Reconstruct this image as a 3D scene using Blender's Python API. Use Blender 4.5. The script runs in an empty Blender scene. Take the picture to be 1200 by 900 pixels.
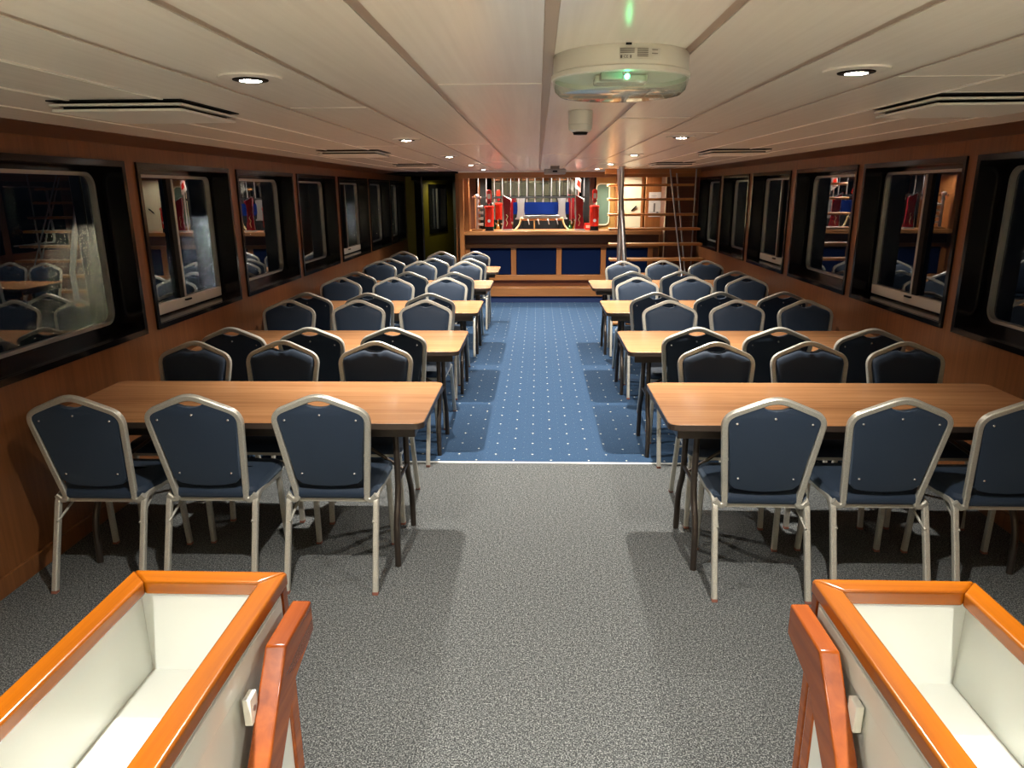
import bpy, bmesh, math, random
from mathutils import Vector, Matrix
random.seed(7)
S = bpy.context.scene
COL = S.collection
PI = math.pi

# ------------------------------------------------------------------ materials
def mat(name, col=(.5,.5,.5), rough=.5, metal=0., spec=.5, coat=0., coat_rough=.1, sheen=0., emit=None, estr=0., trans=0., ior=1.5):
    m = bpy.data.materials.new(name); m.use_nodes = True
    b = m.node_tree.nodes['Principled BSDF']
    b.inputs['Base Color'].default_value = (*col, 1)
    b.inputs['Roughness'].default_value = rough
    b.inputs['Metallic'].default_value = metal
    b.inputs['Specular IOR Level'].default_value = spec
    b.inputs['Coat Weight'].default_value = coat
    b.inputs['Coat Roughness'].default_value = coat_rough
    b.inputs['Sheen Weight'].default_value = sheen
    b.inputs['Transmission Weight'].default_value = trans
    b.inputs['IOR'].default_value = ior
    if emit:
        b.inputs['Emission Color'].default_value = (*emit, 1)
        b.inputs['Emission Strength'].default_value = estr
    return m
class NT:
    def __init__(s, m): s.t = m.node_tree; s.b = s.t.nodes['Principled BSDF']
    def n(s, typ, **k):
        x = s.t.nodes.new(typ)
        for a, v in k.items(): setattr(x, a, v)
        return x
    def l(s, a, b): s.t.links.new(a, b)
    def math(s, op, a, b=None, c=None, clamp=False):
        x = s.n('ShaderNodeMath', operation=op, use_clamp=clamp)
        for i, v in enumerate((a, b, c)):
            if v is None: continue
            if isinstance(v, (int, float)): x.inputs[i].default_value = v
            else: s.l(v, x.inputs[i])
        return x.outputs[0]
    def coord(s, scale=(1,1,1), world=False):
        if world: c = s.n('ShaderNodeNewGeometry').outputs['Position']
        else: c = s.n('ShaderNodeTexCoord').outputs['Object']
        mp = s.n('ShaderNodeMapping'); mp.inputs['Scale'].default_value = scale
        s.l(c, mp.inputs['Vector']); return mp.outputs[0]
    def noise(s, vec, scale, detail=4, rough=.5, dist=0.):
        x = s.n('ShaderNodeTexNoise'); x.inputs['Scale'].default_value = scale
        x.inputs['Detail'].default_value = detail; x.inputs['Roughness'].default_value = rough
        x.inputs['Distortion'].default_value = dist
        s.l(vec, x.inputs['Vector']); return x.outputs['Fac']
    def ramp(s, fac, stops):
        x = s.n('ShaderNodeValToRGB'); e = x.color_ramp.elements
        while len(e) < len(stops): e.new(.5)
        for i, (p, c) in enumerate(stops): e[i].position = p; e[i].color = (*c, 1)
        s.l(fac, x.inputs[0]); return x.outputs[0]
    def mix(s, f, a, b, typ='MIX'):
        x = s.n('ShaderNodeMix', data_type='RGBA', blend_type=typ)
        for i, v in ((0, f), (6, a), (7, b)):
            if isinstance(v, (int, float)): x.inputs[i].default_value = v
            elif isinstance(v, tuple): x.inputs[i].default_value = (*v, 1)
            else: s.l(v, x.inputs[i])
        return x.outputs[2]
    def col(s, c): s.l(c, s.b.inputs['Base Color'])
    def bump(s, h, strength=.3, dist=.002):
        x = s.n('ShaderNodeBump'); x.inputs['Strength'].default_value = strength; x.inputs['Distance'].default_value = dist
        s.l(h, x.inputs['Height']); s.l(x.outputs[0], s.b.inputs['Normal'])

def wood(name, dark, light, grain='z', rough=.4, coat=0., scale=1., world=True, spec=.5, fine=.5):
    m = mat(name, light, rough, coat=coat, spec=spec); t = NT(m)
    sc = {'x': (1.2, 38, 38), 'y': (38, 1.2, 38), 'z': (38, 38, 1.2)}[grain]
    v = t.coord(tuple(a*scale for a in sc), world)
    f = t.noise(v, 1.0, 6, .6, .6)
    sc2 = {'x': (.5, 5, 5), 'y': (5, .5, 5), 'z': (5, 5, .5)}[grain]
    g = t.noise(t.coord(tuple(a*scale for a in sc2), world), 1.0, 3, .5)
    k = t.math('ADD', t.math('MULTIPLY', f, .65), t.math('MULTIPLY', g, .35))
    t.col(t.ramp(k, [(.32, dark), (.66, light)]))
    return m
M = {}
M['veneer'] = wood('wall_veneer', (.13,.046,.014), (.23,.088,.029), 'z', .35)
M['veneer_dark'] = wood('dark_veneer', (.085,.025,.010), (.15,.05,.02), 'x', .4)
M['barwood'] = wood('bar_wood', (.26,.105,.033), (.42,.18,.058), 'x', .3)
M['barwood_v'] = wood('bar_wood_vertical', (.28,.10,.03), (.42,.165,.05), 'z', .3)
M['laminate'] = wood('table_laminate', (.27,.12,.045), (.50,.245,.105), 'x', .26, spec=.35)
M['varnish_y'] = wood('varnished_rail_y', (.22,.050,.0012), (.40,.112,.003), 'y', .25, coat=.35, scale=.8)
M['varnish_x'] = wood('varnished_rail_x', (.23,.053,.0012), (.42,.118,.003), 'x', .25, coat=.35, scale=.8)
M['varnish_rail'] = wood('varnished_handrail', (.17,.032,.004), (.36,.082,.009), 'y', .25, coat=.25, scale=.7, spec=.3)
M['stairwood'] = wood('stair_wood', (.42,.17,.05), (.62,.28,.09), 'x', .35)
M['ochre'] = mat('ochre_panel', (.42,.23,.06), .45)
M['olive'] = mat('olive_panel', (.30,.25,.015), .5)
M['cream'] = mat('cream_panel', (.72,.66,.45), .5)
M['white'] = mat('white_gloss_paint', (.68,.70,.65), .22, coat=.3)
M['whiteplastic'] = mat('white_plastic', (.78,.77,.72), .35)
M['greyplastic'] = mat('grey_plastic', (.40,.38,.36), .5)
M['blackgloss'] = mat('black_gloss', (.004,.004,.005), .14, spec=.3)
M['black'] = mat('matt_black', (.006,.006,.006), .7, spec=.2)
M['darkmetal'] = mat('dark_bronze_metal', (.07,.055,.045), .32, metal=.7)
M['edge'] = mat('table_edge_band', (.045,.03,.022), .4)
M['alu'] = mat('aluminium_frame', (.40,.40,.385), .35, metal=.7)
M['track'] = mat('pale_track', (.62,.61,.56), .4)
M['chrome'] = mat('chrome', (.9,.9,.9), .3, metal=1.)
M['steel'] = mat('brushed_steel', (.36,.37,.39), .3, metal=.85)
M['bluepad'] = mat('blue_upholstery', (.001,.008,.040), .9, spec=.15)
M['bluekick'] = mat('blue_carpet_kick', (.012,.028,.10), .9)
M['red'] = mat('bright_red_enamel', (.85,.03,.015), .25, coat=.5)
M['darkred'] = mat('dark_red_panel', (.30,.012,.02), .25, coat=.5)
M['redcap'] = mat('red_brown_foot', (.25,.09,.06), .6)
M['yellow'] = mat('pale_yellow', (.75,.65,.35), .5)
M['paper'] = mat('paper', (.82,.80,.74), .7)
M['ink'] = mat('grey_ink', (.16,.15,.14), .7)
M['strip'] = mat('threshold_strip', (.85,.85,.82), .3, metal=.3)
M['greenled'] = mat('green_led', (0,.5,.1), .5, emit=(0.05,1,.35), estr=7)
M['lampglow'] = mat('lamp_disc', (1,1,1), .5, emit=(1,.93,.80), estr=55)
M['screw'] = mat('screw_head', (.75,.76,.78), .2, metal=.8)
M['bulkhead'] = mat('grey_green_panel', (.10,.11,.09), .5)  # one even dark grey-green for passage walls and door

m = M['mirror'] = mat('mirror', (.38,.39,.38), .015, metal=1.)
m = M['silver'] = mat('silver_hammered_frame', (.52,.50,.44), .38, metal=.55); t = NT(m)
f = t.noise(t.coord((1,1,1)), 420, 2); t.bump(f, .35, .001)
t.col(t.ramp(f, [(.35, (.40,.385,.33)), (.6, (.60,.575,.50))]))

m = M['fabric'] = mat('navy_fabric', (.03,.055,.11), .7, spec=.35, sheen=.36); t = NT(m)
t.b.inputs['Sheen Roughness'].default_value = .45
t.b.inputs['Sheen Tint'].default_value = (.55,.72,.95,1)
v = t.coord((1,1,1)); f = t.noise(v, 700, 2); g = t.noise(v, 60, 3)
t.col(t.mix(t.math('MULTIPLY', g, .5), t.ramp(f, [(.35, (.006,.014,.029)), (.65, (.013,.026,.049))]), (.014,.024,.043)))
t.bump(f, .4, .0008)

m = M['ceiling'] = mat('ceiling_laminate', (.8,.75,.68), .22, spec=.5); t = NT(m)
f = t.noise(t.coord((60,1.2,1), True), 1, 3)
t.col(t.ramp(f, [(.3, (.85,.815,.75)), (.7, (.91,.88,.81))]))
h = t.noise(t.coord((3.2,1.6,1), True), 1, 2); t.bump(h, .25, .01)
M['seam'] = mat('ceiling_seam_trim', (.34,.27,.22), .35)
M['seam2'] = mat('ceiling_seam_light', (.88,.85,.78), .35)
M['centretrim'] = mat('ceiling_centre_trim', (.46,.38,.32), .5, spec=.2)
M['cornice'] = wood('cornice_wood', (.08,.028,.011), (.14,.05,.02), 'y', .4)

# grey speckled carpet
m = M['greycarpet'] = mat('grey_carpet', (.1,.1,.1), .95, spec=.1); t = NT(m)
v = t.coord((1,1,1), True)
f = t.noise(v, 190, 2, .6); g = t.noise(v, 75, 2); k = t.math('ADD', t.math('MULTIPLY', f, .8), t.math('MULTIPLY', g, .2))
t.col(t.ramp(k, [(.36, (.016,.017,.018)), (.50, (.068,.071,.070)), (.65, (.26,.265,.25))]))
t.bump(f, .8, .004)
# blue dotted carpet
m = M['bluecarpet'] = mat('blue_dotted_carpet', (.05,.12,.3), .95, spec=.1); t = NT(m)
v = t.coord((1,1,1), True)
f = t.noise(v, 260, 2, .6); g = t.noise(v, 30, 3)
base = t.ramp(f, [(.35, (.012,.030,.066)), (.65, (.048,.090,.155))])
sep = t.n('ShaderNodeSeparateXYZ'); t.l(v, sep.inputs[0])
def dots(px, py, ox, oy, r):
    dx = t.math('MULTIPLY', t.math('SUBTRACT', t.math('FRACT', t.math('ADD', t.math('DIVIDE', sep.outputs[0], px), ox)), .5), px)
    dy = t.math('MULTIPLY', t.math('SUBTRACT', t.math('FRACT', t.math('ADD', t.math('DIVIDE', sep.outputs[1], py), oy)), .5), py)
    # star: |dx|+|dy| with narrow arms
    ax = t.math('ABSOLUTE', dx); ay = t.math('ABSOLUTE', dy)
    d = t.math('ADD', t.math('ADD', ax, ay), t.math('MULTIPLY', t.math('SQRT', t.math('MULTIPLY', ax, ay)), 1.6))
    return t.math('LESS_THAN', d, r)
big = t.math('MAXIMUM', dots(.254, .22, .13, .05, .013), dots(.254, .22, .63, .55, .013))
small = t.math('MAXIMUM', dots(.127, .11, .255, .36, .006), dots(.127, .11, .755, .86, .006))
c = t.mix(t.math('MULTIPLY', small, .22), base, (.55,.60,.55))
c = t.mix(big, c, (.60,.59,.49))
t.col(c); t.bump(f, .6, .003)

# thin clear sheets: window glass, lens
def sheet(name, ior, gain, tint=(1,1,1), rough=0., base=0.):
    m = bpy.data.materials.new(name); m.use_nodes = True; nt = m.node_tree
    for n in list(nt.nodes):
        if n.type == 'BSDF_PRINCIPLED': nt.nodes.remove(n)
    out = [n for n in nt.nodes if n.type == 'OUTPUT_MATERIAL'][0]
    ge = nt.nodes.new('ShaderNodeNewGeometry'); dt = nt.nodes.new('ShaderNodeVectorMath'); dt.operation = 'DOT_PRODUCT'
    nt.links.new(ge.outputs['Normal'], dt.inputs[0]); nt.links.new(ge.outputs['Incoming'], dt.inputs[1])
    ab = nt.nodes.new('ShaderNodeMath'); ab.operation = 'ABSOLUTE'; nt.links.new(dt.outputs['Value'], ab.inputs[0])
    om = nt.nodes.new('ShaderNodeMath'); om.operation = 'SUBTRACT'; om.inputs[0].default_value = 1.; nt.links.new(ab.outputs[0], om.inputs[1])
    pw = nt.nodes.new('ShaderNodeMath'); pw.operation = 'POWER'; pw.inputs[1].default_value = 5.; nt.links.new(om.outputs[0], pw.inputs[0])
    fr = nt.nodes.new('ShaderNodeMath'); fr.operation = 'MULTIPLY_ADD'; fr.inputs[1].default_value = .96; fr.inputs[2].default_value = .04; nt.links.new(pw.outputs[0], fr.inputs[0])
    mu = nt.nodes.new('ShaderNodeMath'); mu.operation = 'MULTIPLY_ADD'; mu.use_clamp = True
    mu.inputs[1].default_value = gain; mu.inputs[2].default_value = base
    tr = nt.nodes.new('ShaderNodeBsdfTransparent'); tr.inputs[0].default_value = (*tint, 1)
    gl = nt.nodes.new('ShaderNodeBsdfGlossy'); gl.inputs['Roughness'].default_value = rough
    mx = nt.nodes.new('ShaderNodeMixShader')
    nt.links.new(fr.outputs[0], mu.inputs[0]); nt.links.new(mu.outputs[0], mx.inputs[0])
    nt.links.new(tr.outputs[0], mx.inputs[1]); nt.links.new(gl.outputs[0], mx.inputs[2]); nt.links.new(mx.outputs[0], out.inputs[0])
    return m
M['glass'] = sheet('window_glass', 1.5, 2.0, (.9,.93,.92), 0.)
M['lens'] = sheet('clear_lens', 1.5, 1.0, (.86,.95,.89), .06, .02)
m = M['water'] = mat('night_water', (.003,.004,.005), .028, spec=.6, ior=1.33); t = NT(m)
v = t.coord((1,1,1), True); t.bump(t.noise(t.coord((1,2.2,1), True), 3.6, 2, .6), 1., .13)
M['quaylamp'] = mat('quay_lamp', (1,1,1), .5, emit=(1,.85,.55), estr=55)
M['quaylamp_w'] = mat('quay_lamp_white', (1,1,1), .5, emit=(.9,.95,1), estr=55)

# ------------------------------------------------------------------ mesh helpers
class MB:
    def __init__(s): s.bm = bmesh.new()
    def box(s, x0, x1, y0, y1, z0, z1, mtx=None):
        vs = [s.bm.verts.new((x, y, z)) for x in (x0, x1) for y in (y0, y1) for z in (z0, z1)]
        for q in ((0,1,3,2),(4,6,7,5),(0,4,5,1),(2,3,7,6),(0,2,6,4),(1,5,7,3)): s.bm.faces.new([vs[i] for i in q])
        if mtx: bmesh.ops.transform(s.bm, matrix=mtx, verts=vs)
        return s
    def loft(s, rings, cap=True, closed=True):
        R = [[s.bm.verts.new(p) for p in r] for r in rings]; n = len(R[0])
        for a, b in zip(R, R[1:]):
            for i in range(n if closed else n-1):
                j = (i+1) % n
                try: s.bm.faces.new((a[i], a[j], b[j], b[i]))
                except ValueError: pass
        if cap: s.bm.faces.new(list(reversed(R[0]))); s.bm.faces.new(R[-1])
        return s
    def ringloft(s, rings):      # closed torus-like
        R = [[s.bm.verts.new(p) for p in r] for r in rings]; n = len(R[0]); k = len(R)
        for q in range(k):
            a, b = R[q], R[(q+1) % k]
            for i in range(n):
                j = (i+1) % n; s.bm.faces.new((a[i], a[j], b[j], b[i]))
        return s
    def sweep(s, path, sec, nrm, closed=False):
        # sec: list of (a,b): a along binormal (in-plane), b along nrm ; nrm constant reference
        P = [Vector(p) for p in path]; nrm = Vector(nrm).normalized(); rings = []; k = len(P)
        for i, p in enumerate(P):
            if closed: t0 = (p-P[i-1]); t1 = (P[(i+1) % k]-p)
            else:
                t0 = (p-P[i-1]) if i else (P[1]-p); t1 = (P[i+1]-p) if i < k-1 else (p-P[i-1])
            t0.normalize(); t1.normalize(); tg = (t0+t1).normalized()
            bn = tg.cross(nrm).normalized(); n2 = bn.cross(tg).normalized()
            c = max(.5, tg.dot(t1)); 
            rings.append([p + bn*(a/c) + n2*b for a, b in sec])
        if closed: return s.ringloft(rings)
        return s.loft(rings)
    def tube(s, path, r, n=10, nrm=None):
        P = [Vector(p) for p in path]
        if nrm is None:
            d = (P[-1]-P[0]).normalized(); nrm = Vector((1,0,0)) if abs(d.x) < .7 else Vector((0,1,0))
            if len(P) > 2:
                for i in range(1, len(P)-1):
                    cx = (P[i]-P[i-1]).cross(P[i+1]-P[i])
                    if cx.length > 1e-7: nrm = cx.normalized(); break
        sec = [(r*math.cos(2*PI*i/n), r*math.sin(2*PI*i/n)) for i in range(n)]
        return s.sweep(P, sec, nrm)
    def lathe(s, prof, c=(0,0,0), n=32, axis='z'):
        rings = []
        for r, z in prof:
            ring = []
            for i in range(n):
                a = 2*PI*i/n; x, y = r*math.cos(a), r*math.sin(a)
                if axis == 'z': p = (c[0]+x, c[1]+y, c[2]+z)
                elif axis == 'y': p = (c[0]+x, c[1]-z, c[2]+y)
                else: p = (c[0]+z, c[1]+x, c[2]+y)
                ring.append(p)
            rings.append(ring)
        return s.loft(rings)
    def prism(s, poly, axis, a0, a1):
        def pt(u, v, a): return {'x': (a, u, v), 'y': (u, a, v), 'z': (u, v, a)}[axis]
        return s.loft([[pt(u, v, a0) for u, v in poly], [pt(u, v, a1) for u, v in poly]])
    def frame(s, outer, inner, axis, a0, a1):   # plate with a hole; same vertex count
        def pt(u, v, a): return {'x': (a, u, v), 'y': (u, a, v), 'z': (u, v, a)}[axis]
        return s.ringloft([[pt(u, v, a0) for u, v in outer], [pt(u, v, a1) for u, v in outer],
                           [pt(u, v, a1) for u, v in inner], [pt(u, v, a0) for u, v in inner]])
    def obj(s, name, mt, parent=None, bevel=0., smooth=True, seg=2):
        bm = s.bm; bmesh.ops.recalc_face_normals(bm, faces=bm.faces)
        for f in bm.faces: f.smooth = smooth
        if smooth:
            for e in bm.edges:
                if len(e.link_faces) == 2 and e.calc_face_angle(0) > math.radians(33): e.smooth = False
        me = bpy.data.meshes.new(name); bm.to_mesh(me); bm.free()
        me.materials.append(M[mt] if isinstance(mt, str) else mt)
        o = bpy.data.objects.new(name, me); COL.objects.link(o)
        if parent: o.parent = parent
        if bevel:
            b = o.modifiers.new('bevel', 'BEVEL'); b.width = bevel; b.segments = seg; b.limit_method = 'ANGLE'; b.angle_limit = math.radians(40)
            b.harden_normals = False
        return o
def rrect(x0, x1, y0, y1, r, n=6):
    pts = []
    for cx, cy, a in ((x1-r, y0+r, -PI/2), (x1-r, y1-r, 0), (x0+r, y1-r, PI/2), (x0+r, y0+r, PI)):
        for i in range(n+1):
            t_ = a + PI/2*i/n; pts.append((cx+r*math.cos(t_), cy+r*math.sin(t_)))
    return pts
def rrect_m(x0, x1, y0, y1, r, n=6): return rrect(x0, x1, y0, y1, r, n)
def fillet(pts, rad, n=5):
    P = [Vector(p) for p in pts]; out = [P[0]]
    for i in range(1, len(P)-1):
        a, b, c = P[i-1], P[i], P[i+1]; r = rad[i] if isinstance(rad, (list, tuple)) else rad
        u = (a-b).normalized(); v = (c-b).normalized()
        d = min(r, (a-b).length*.49, (c-b).length*.49)
        p0, p2 = b+u*d, b+v*d
        for k in range(n+1):
            t_ = k/n; out.append(p0*(1-t_)**2 + b*2*t_*(1-t_) + p2*t_**2)
    out.append(P[-1]); return out
def empty(name, loc=(0,0,0), rz=0.):
    o = bpy.data.objects.new(name, None); COL.objects.link(o); o.location = loc; o.rotation_euler.z = rz; o.empty_display_size = .1
    return o
def tag(o, label=None, cat=None, group=None, kind=None):
    if label: o['label'] = label
    if cat: o['category'] = cat
    if group: o['group'] = group
    if kind: o['kind'] = kind
    return o
def thing(name, label, cat, loc=(0,0,0), rz=0., group=None): return tag(empty(name, loc, rz), label, cat, group)
def kids(o): return [c for c in bpy.data.objects if c.parent is o]
def dup(o, loc, rz=0., label=None, skip=()):
    ks = KID.get(o.name) or kids(o); KID[o.name] = ks
    r = o.copy(); COL.objects.link(r); r.location = loc; r.rotation_euler.z = rz
    if label: r['label'] = label
    for ch in ks:
        if ch.name.split('.')[0] in skip: continue
        c = ch.copy(); COL.objects.link(c); c.parent = r
        gs = KID.get(ch.name)
        if gs is None: gs = kids(ch); KID[ch.name] = gs
        for g in gs:
            if g.name.split('.')[0] in skip: continue
            d = g.copy(); COL.objects.link(d); d.parent = c
    return r
KID = {}
def struct(o, label=None): return tag(o, label, None, None, 'structure')
def text(body, size, mt, loc, rot, name, parent=None, depth=.0005):
    cu = bpy.data.curves.new(name, 'FONT'); cu.body = body; cu.size = size; cu.extrude = depth; cu.align_x = 'CENTER'; cu.align_y = 'CENTER'
    tmp = bpy.data.objects.new('tmp', cu); COL.objects.link(tmp); bpy.context.view_layer.update()
    me = bpy.data.meshes.new_from_object(tmp); bpy.data.objects.remove(tmp)
    me.materials.clear(); me.materials.append(M[mt]); o = bpy.data.objects.new(name, me); COL.objects.link(o)
    o.location = loc; o.rotation_euler = rot
    if parent: o.parent = parent
    return o

# ------------------------------------------------------------------ camera
f_px = 830.; H = 1.76; pitch = math.atan(226/f_px); yaw = math.atan(32*math.cos(pitch)/f_px); roll = .0065
fw = Vector((-math.sin(yaw)*math.cos(pitch), math.cos(yaw)*math.cos(pitch), -math.sin(pitch)))
rt = Vector((math.cos(yaw), math.sin(yaw), 0)); up = rt.cross(fw)
rt2 = rt*math.cos(roll)-up*math.sin(roll); up2 = up*math.cos(roll)+rt*math.sin(roll)
cd = bpy.data.cameras.new('camera'); cam = bpy.data.objects.new('camera', cd); COL.objects.link(cam)
cd.sensor_fit = 'HORIZONTAL'; cd.sensor_width = 36; cd.lens = 36*f_px/1200; cd.clip_start = .02; cd.clip_end = 600
mw = Matrix(((rt2.x, up2.x, -fw.x, 0), (rt2.y, up2.y, -fw.y, 0), (rt2.z, up2.z, -fw.z, H), (0,0,0,1)))
cam.matrix_world = mw
S.camera = cam

# ------------------------------------------------------------------ room shell
XL, XR, ZC, YB = -2.42, 2.51, 2.06, -1.6
YS = 4.447
struct(MB().box(XL-.02, XR+.02, YB, -.1, -.06, 0).obj('floor', 'cream', smooth=False), 'unseen pale deck added behind the viewpoint to bounce light upward')  # unseen deck, added pale so it bounces light onto the ceiling
struct(MB().box(XL-.02, XR+.02, -.1, YS, -.06, 0).obj('floor', 'greycarpet', smooth=False), 'grey speckled carpet in the front part of the saloon')
struct(MB().box(XL-.02, XR+.02, YS, 17.0, -.06, 0).obj('floor', 'bluecarpet', smooth=False), 'blue carpet with small pale dots beyond the threshold strip')
struct(MB().box(XL+.01, XR-.01, YS-.012, YS+.012, 0, .004).obj('trim_1', 'strip', bevel=.0015), 'thin pale threshold strip between the grey and blue carpets')

LW = [(1.33,2.72),(2.86,4.22),(4.37,5.665),(5.83,7.16),(7.30,8.66),(8.83,10.30),(10.43,11.82),(11.94,13.15)]
RW = [(1.47,2.80),(2.95,4.30),(4.43,5.75),(5.89,7.22),(7.41,8.67),(8.84,10.02),(10.20,11.45)]
Z0, Z1 = .935, 1.93
def side_wall(name, x0, x1, wins, yend, label):
    b = MB(); b.box(x0, x1, YB, yend, -.06, Z0); b.box(x0, x1, YB, yend, Z1, 2.2)
    y = YB
    for a, c in wins: b.box(x0, x1, y, a, Z0, Z1); y = c
    b.box(x0, x1, y, yend, Z0, Z1)
    return struct(b.obj(name, 'veneer', smooth=False), label)
side_wall('wall_left', XL-.17, XL, LW, 13.35, 'wood veneer side wall with a row of black framed windows')
side_wall('wall_right', XR, XR+.17, RW, 13.35, 'wood veneer side wall with windows, the staircase at its far end')
struct(MB().box(XL-.17, XR+.17, YB-.1, YB, -.06, 2.2).obj('wall_back', 'white', smooth=False))  # unseen back wall, made white to bounce light onto the ceiling
# baseboards
struct(MB().box(XL, XL+.018, YB, 13.3, 0, .09).obj('baseboard_left', 'veneer', bevel=.003))
struct(MB().box(XR-.018, XR, YB, 13.3, 0, .09).obj('baseboard_right', 'veneer', bevel=.003))
# ceiling planks with gaps
seams = [-2.17,-1.87,-1.555,-1.24,-.925,-.618,-.305,.023,.336,.662,.982,1.295,1.61,1.93,2.24]
g = MB()
ed = [(-2.17, .0)] 
for i in range(len(seams)-1):
    a, c = seams[i], seams[i+1]
    ga = .012 if abs(a) < 1.1 else .007; gc = .012 if abs(c) < 1.1 else .007
    if i == 0: ga = 0
    if i == len(seams)-2: gc = 0
    g.box(a+ga, c-gc, YB, 11.38, ZC, ZC+.03)
g.box(XL-.1, XR+.1, YB, 13.4, ZC+.028, ZC+.08)
struct(g.obj('ceiling', 'ceiling', smooth=False), 'low cream plank ceiling running the length of the saloon')
n = 2
for x in seams[1:-1]:
    w = (.012 if abs(x) < 1.1 else .007)
    if abs(x-.023) < .01:
        struct(MB().box(x-.013, x+.013, YB, 11.38, ZC-.004, ZC+.03).obj('trim_%d' % n, 'centretrim', bevel=.002), 'pale metal centre strip on the ceiling')
    else:
        if abs(x) < 1.1: struct(MB().box(x-w, x+w, YB, 11.38, ZC+.003, ZC+.03).obj('trim_%d' % n, 'seam', smooth=False))
        else: struct(MB().box(x-w, x+w, YB, 11.38, ZC-.003, ZC+.03).obj('trim_%d' % n, 'seam2', bevel=.001))
    n += 1
# cross joints of the ceiling planks
cj = [(4,2.75),(5,4.9),(6,2.2),(8,3.25),(9,4.1),(10,2.15),(7,6.3),(11,2.5),(5,7.9),(8,7.2),(3,5.0),(9,8.6)]
b = MB()
for k, y in cj:
    if k+1 < len(seams): b.box(seams[k]+.014, seams[k+1]-.014, y-.003, y+.003, ZC-.0015, ZC+.001)
struct(b.obj('trim_%d' % n, 'seam2', smooth=False)); n += 1
# wooden cornices
for nm, xa, xb in (('trim_%d' % n, -2.17, XL), ('trim_%d' % (n+1), 2.24, XR)):
    b = MB(); b.prism([(xa, ZC-.002), (xb, ZC-.03), (xb, ZC+.07), (xa, ZC+.03)], 'y', YB, 13.35)
    struct(b.obj(nm, 'cornice', smooth=False), 'dark wooden cornice strip between ceiling and wall')
n += 2

# windows
def window(idx, y0, y1, side, slider, yspan=None):
    sx = -1 if side == 'L' else 1
    X = XL if side == 'L' else XR
    root = struct(empty('window_%d' % idx, (X, (y0+y1)/2, Z0)), 'window in the %s wall with deep black reveal' % ('left' if side == 'L' else 'right'))
    def lx(a): return sx*a          # outward distance -> local x
    hy = (y1-y0)/2; hz = Z1-Z0
    # surround: proud frame + reveals
    b = MB()
    O = [(-hy-.012,-.012),(hy+.012,-.012),(hy+.012,hz+.012),(-hy-.012,hz+.012)]
    I = [(-hy+.02,.02),(hy-.02,.02),(hy-.02,hz-.02),(-hy+.02,hz-.02)]
    b.frame(O, I, 'x', lx(-.014), lx(.004))
    d = .17
    b.box(*sorted((lx(.0), lx(d))), -hy+.001, -hy+.022, .001, hz-.001); b.box(*sorted((lx(0), lx(d))), hy-.022, hy-.001, .001, hz-.001)
    b.box(*sorted((lx(.0), lx(d))), -hy+.02, hy-.02, .001, .022); b.box(*sorted((lx(0), lx(d))), -hy+.02, hy-.02, hz-.022, hz-.001)
    # back plate around the rounded pane
    iy, iz0, iz1 = hy-.075, .075, hz-.055
    if slider: iy = hy-.05; iz0 = .035
    rr = .075 if not slider else .05
    outer = []; inner = rrect(-iy, iy, iz0, iz1, rr)
    for (u, v) in inner:
        uu = -hy+.02 if u < -iy+rr else hy-.02; vv = .02 if v < iz0+rr else hz-.02
        # project along each corner fan
        outer.append((max(-hy+.02, min(hy-.02, u*1.35)), vv) if False else (uu, vv))
    b.frame(outer, inner, 'x', lx(.145), lx(.165))
    b.obj('surround', 'blackgloss', root, smooth=False)
    b = MB(); t_ = .015
    b.frame(rrect(-iy-.004, iy+.004, iz0-.004, iz1+.004, rr+.004), rrect(-iy+t_, iy-t_, iz0+t_, iz1-t_, max(.01, rr-t_)), 'x', lx(.128), lx(.158))
    b.obj('window_frame', 'alu', root)
    gx = .148
    b = MB(); b.bm.faces.new([b.bm.verts.new((lx(gx), u, v)) for u, v in rrect(-iy+.002, iy-.002, iz0+.002, iz1-.002, rr)])
    b.obj('pane', 'glass', root, smooth=False)
    if slider:
        b = MB(); b.box(*sorted((lx(.118), lx(.146))), -iy+.02, iy-.02, iz0+.0, iz0+.07); b.obj('window_track', 'track', root, bevel=.003)
        b = MB(); b.box(*sorted((lx(.118), lx(.146))), -.012, .012, iz0+.07, iz1-.02)
        b.obj('sliding_bar', 'alu', root, bevel=.002)
        b = MB(); b.box(*sorted((lx(.120), lx(.146))), -.075, -.013, iz0+.07, iz1-.02); b.obj('sliding_stile', 'black', root, bevel=.002)
        b = MB(); b.box(*sorted((lx(.100), lx(.117))), -.03, .05, iz0+.045, iz0+.058); b.obj('window_latch', 'blackgloss', root, bevel=.002)
    return root
wi = 1
for k, (a, c) in enumerate(LW): window(wi, a, c, 'L', k in (2, 5)); wi += 1
for k, (a, c) in enumerate(RW): window(wi, a, c, 'R', k in (2, 4)); wi += 1

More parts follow.
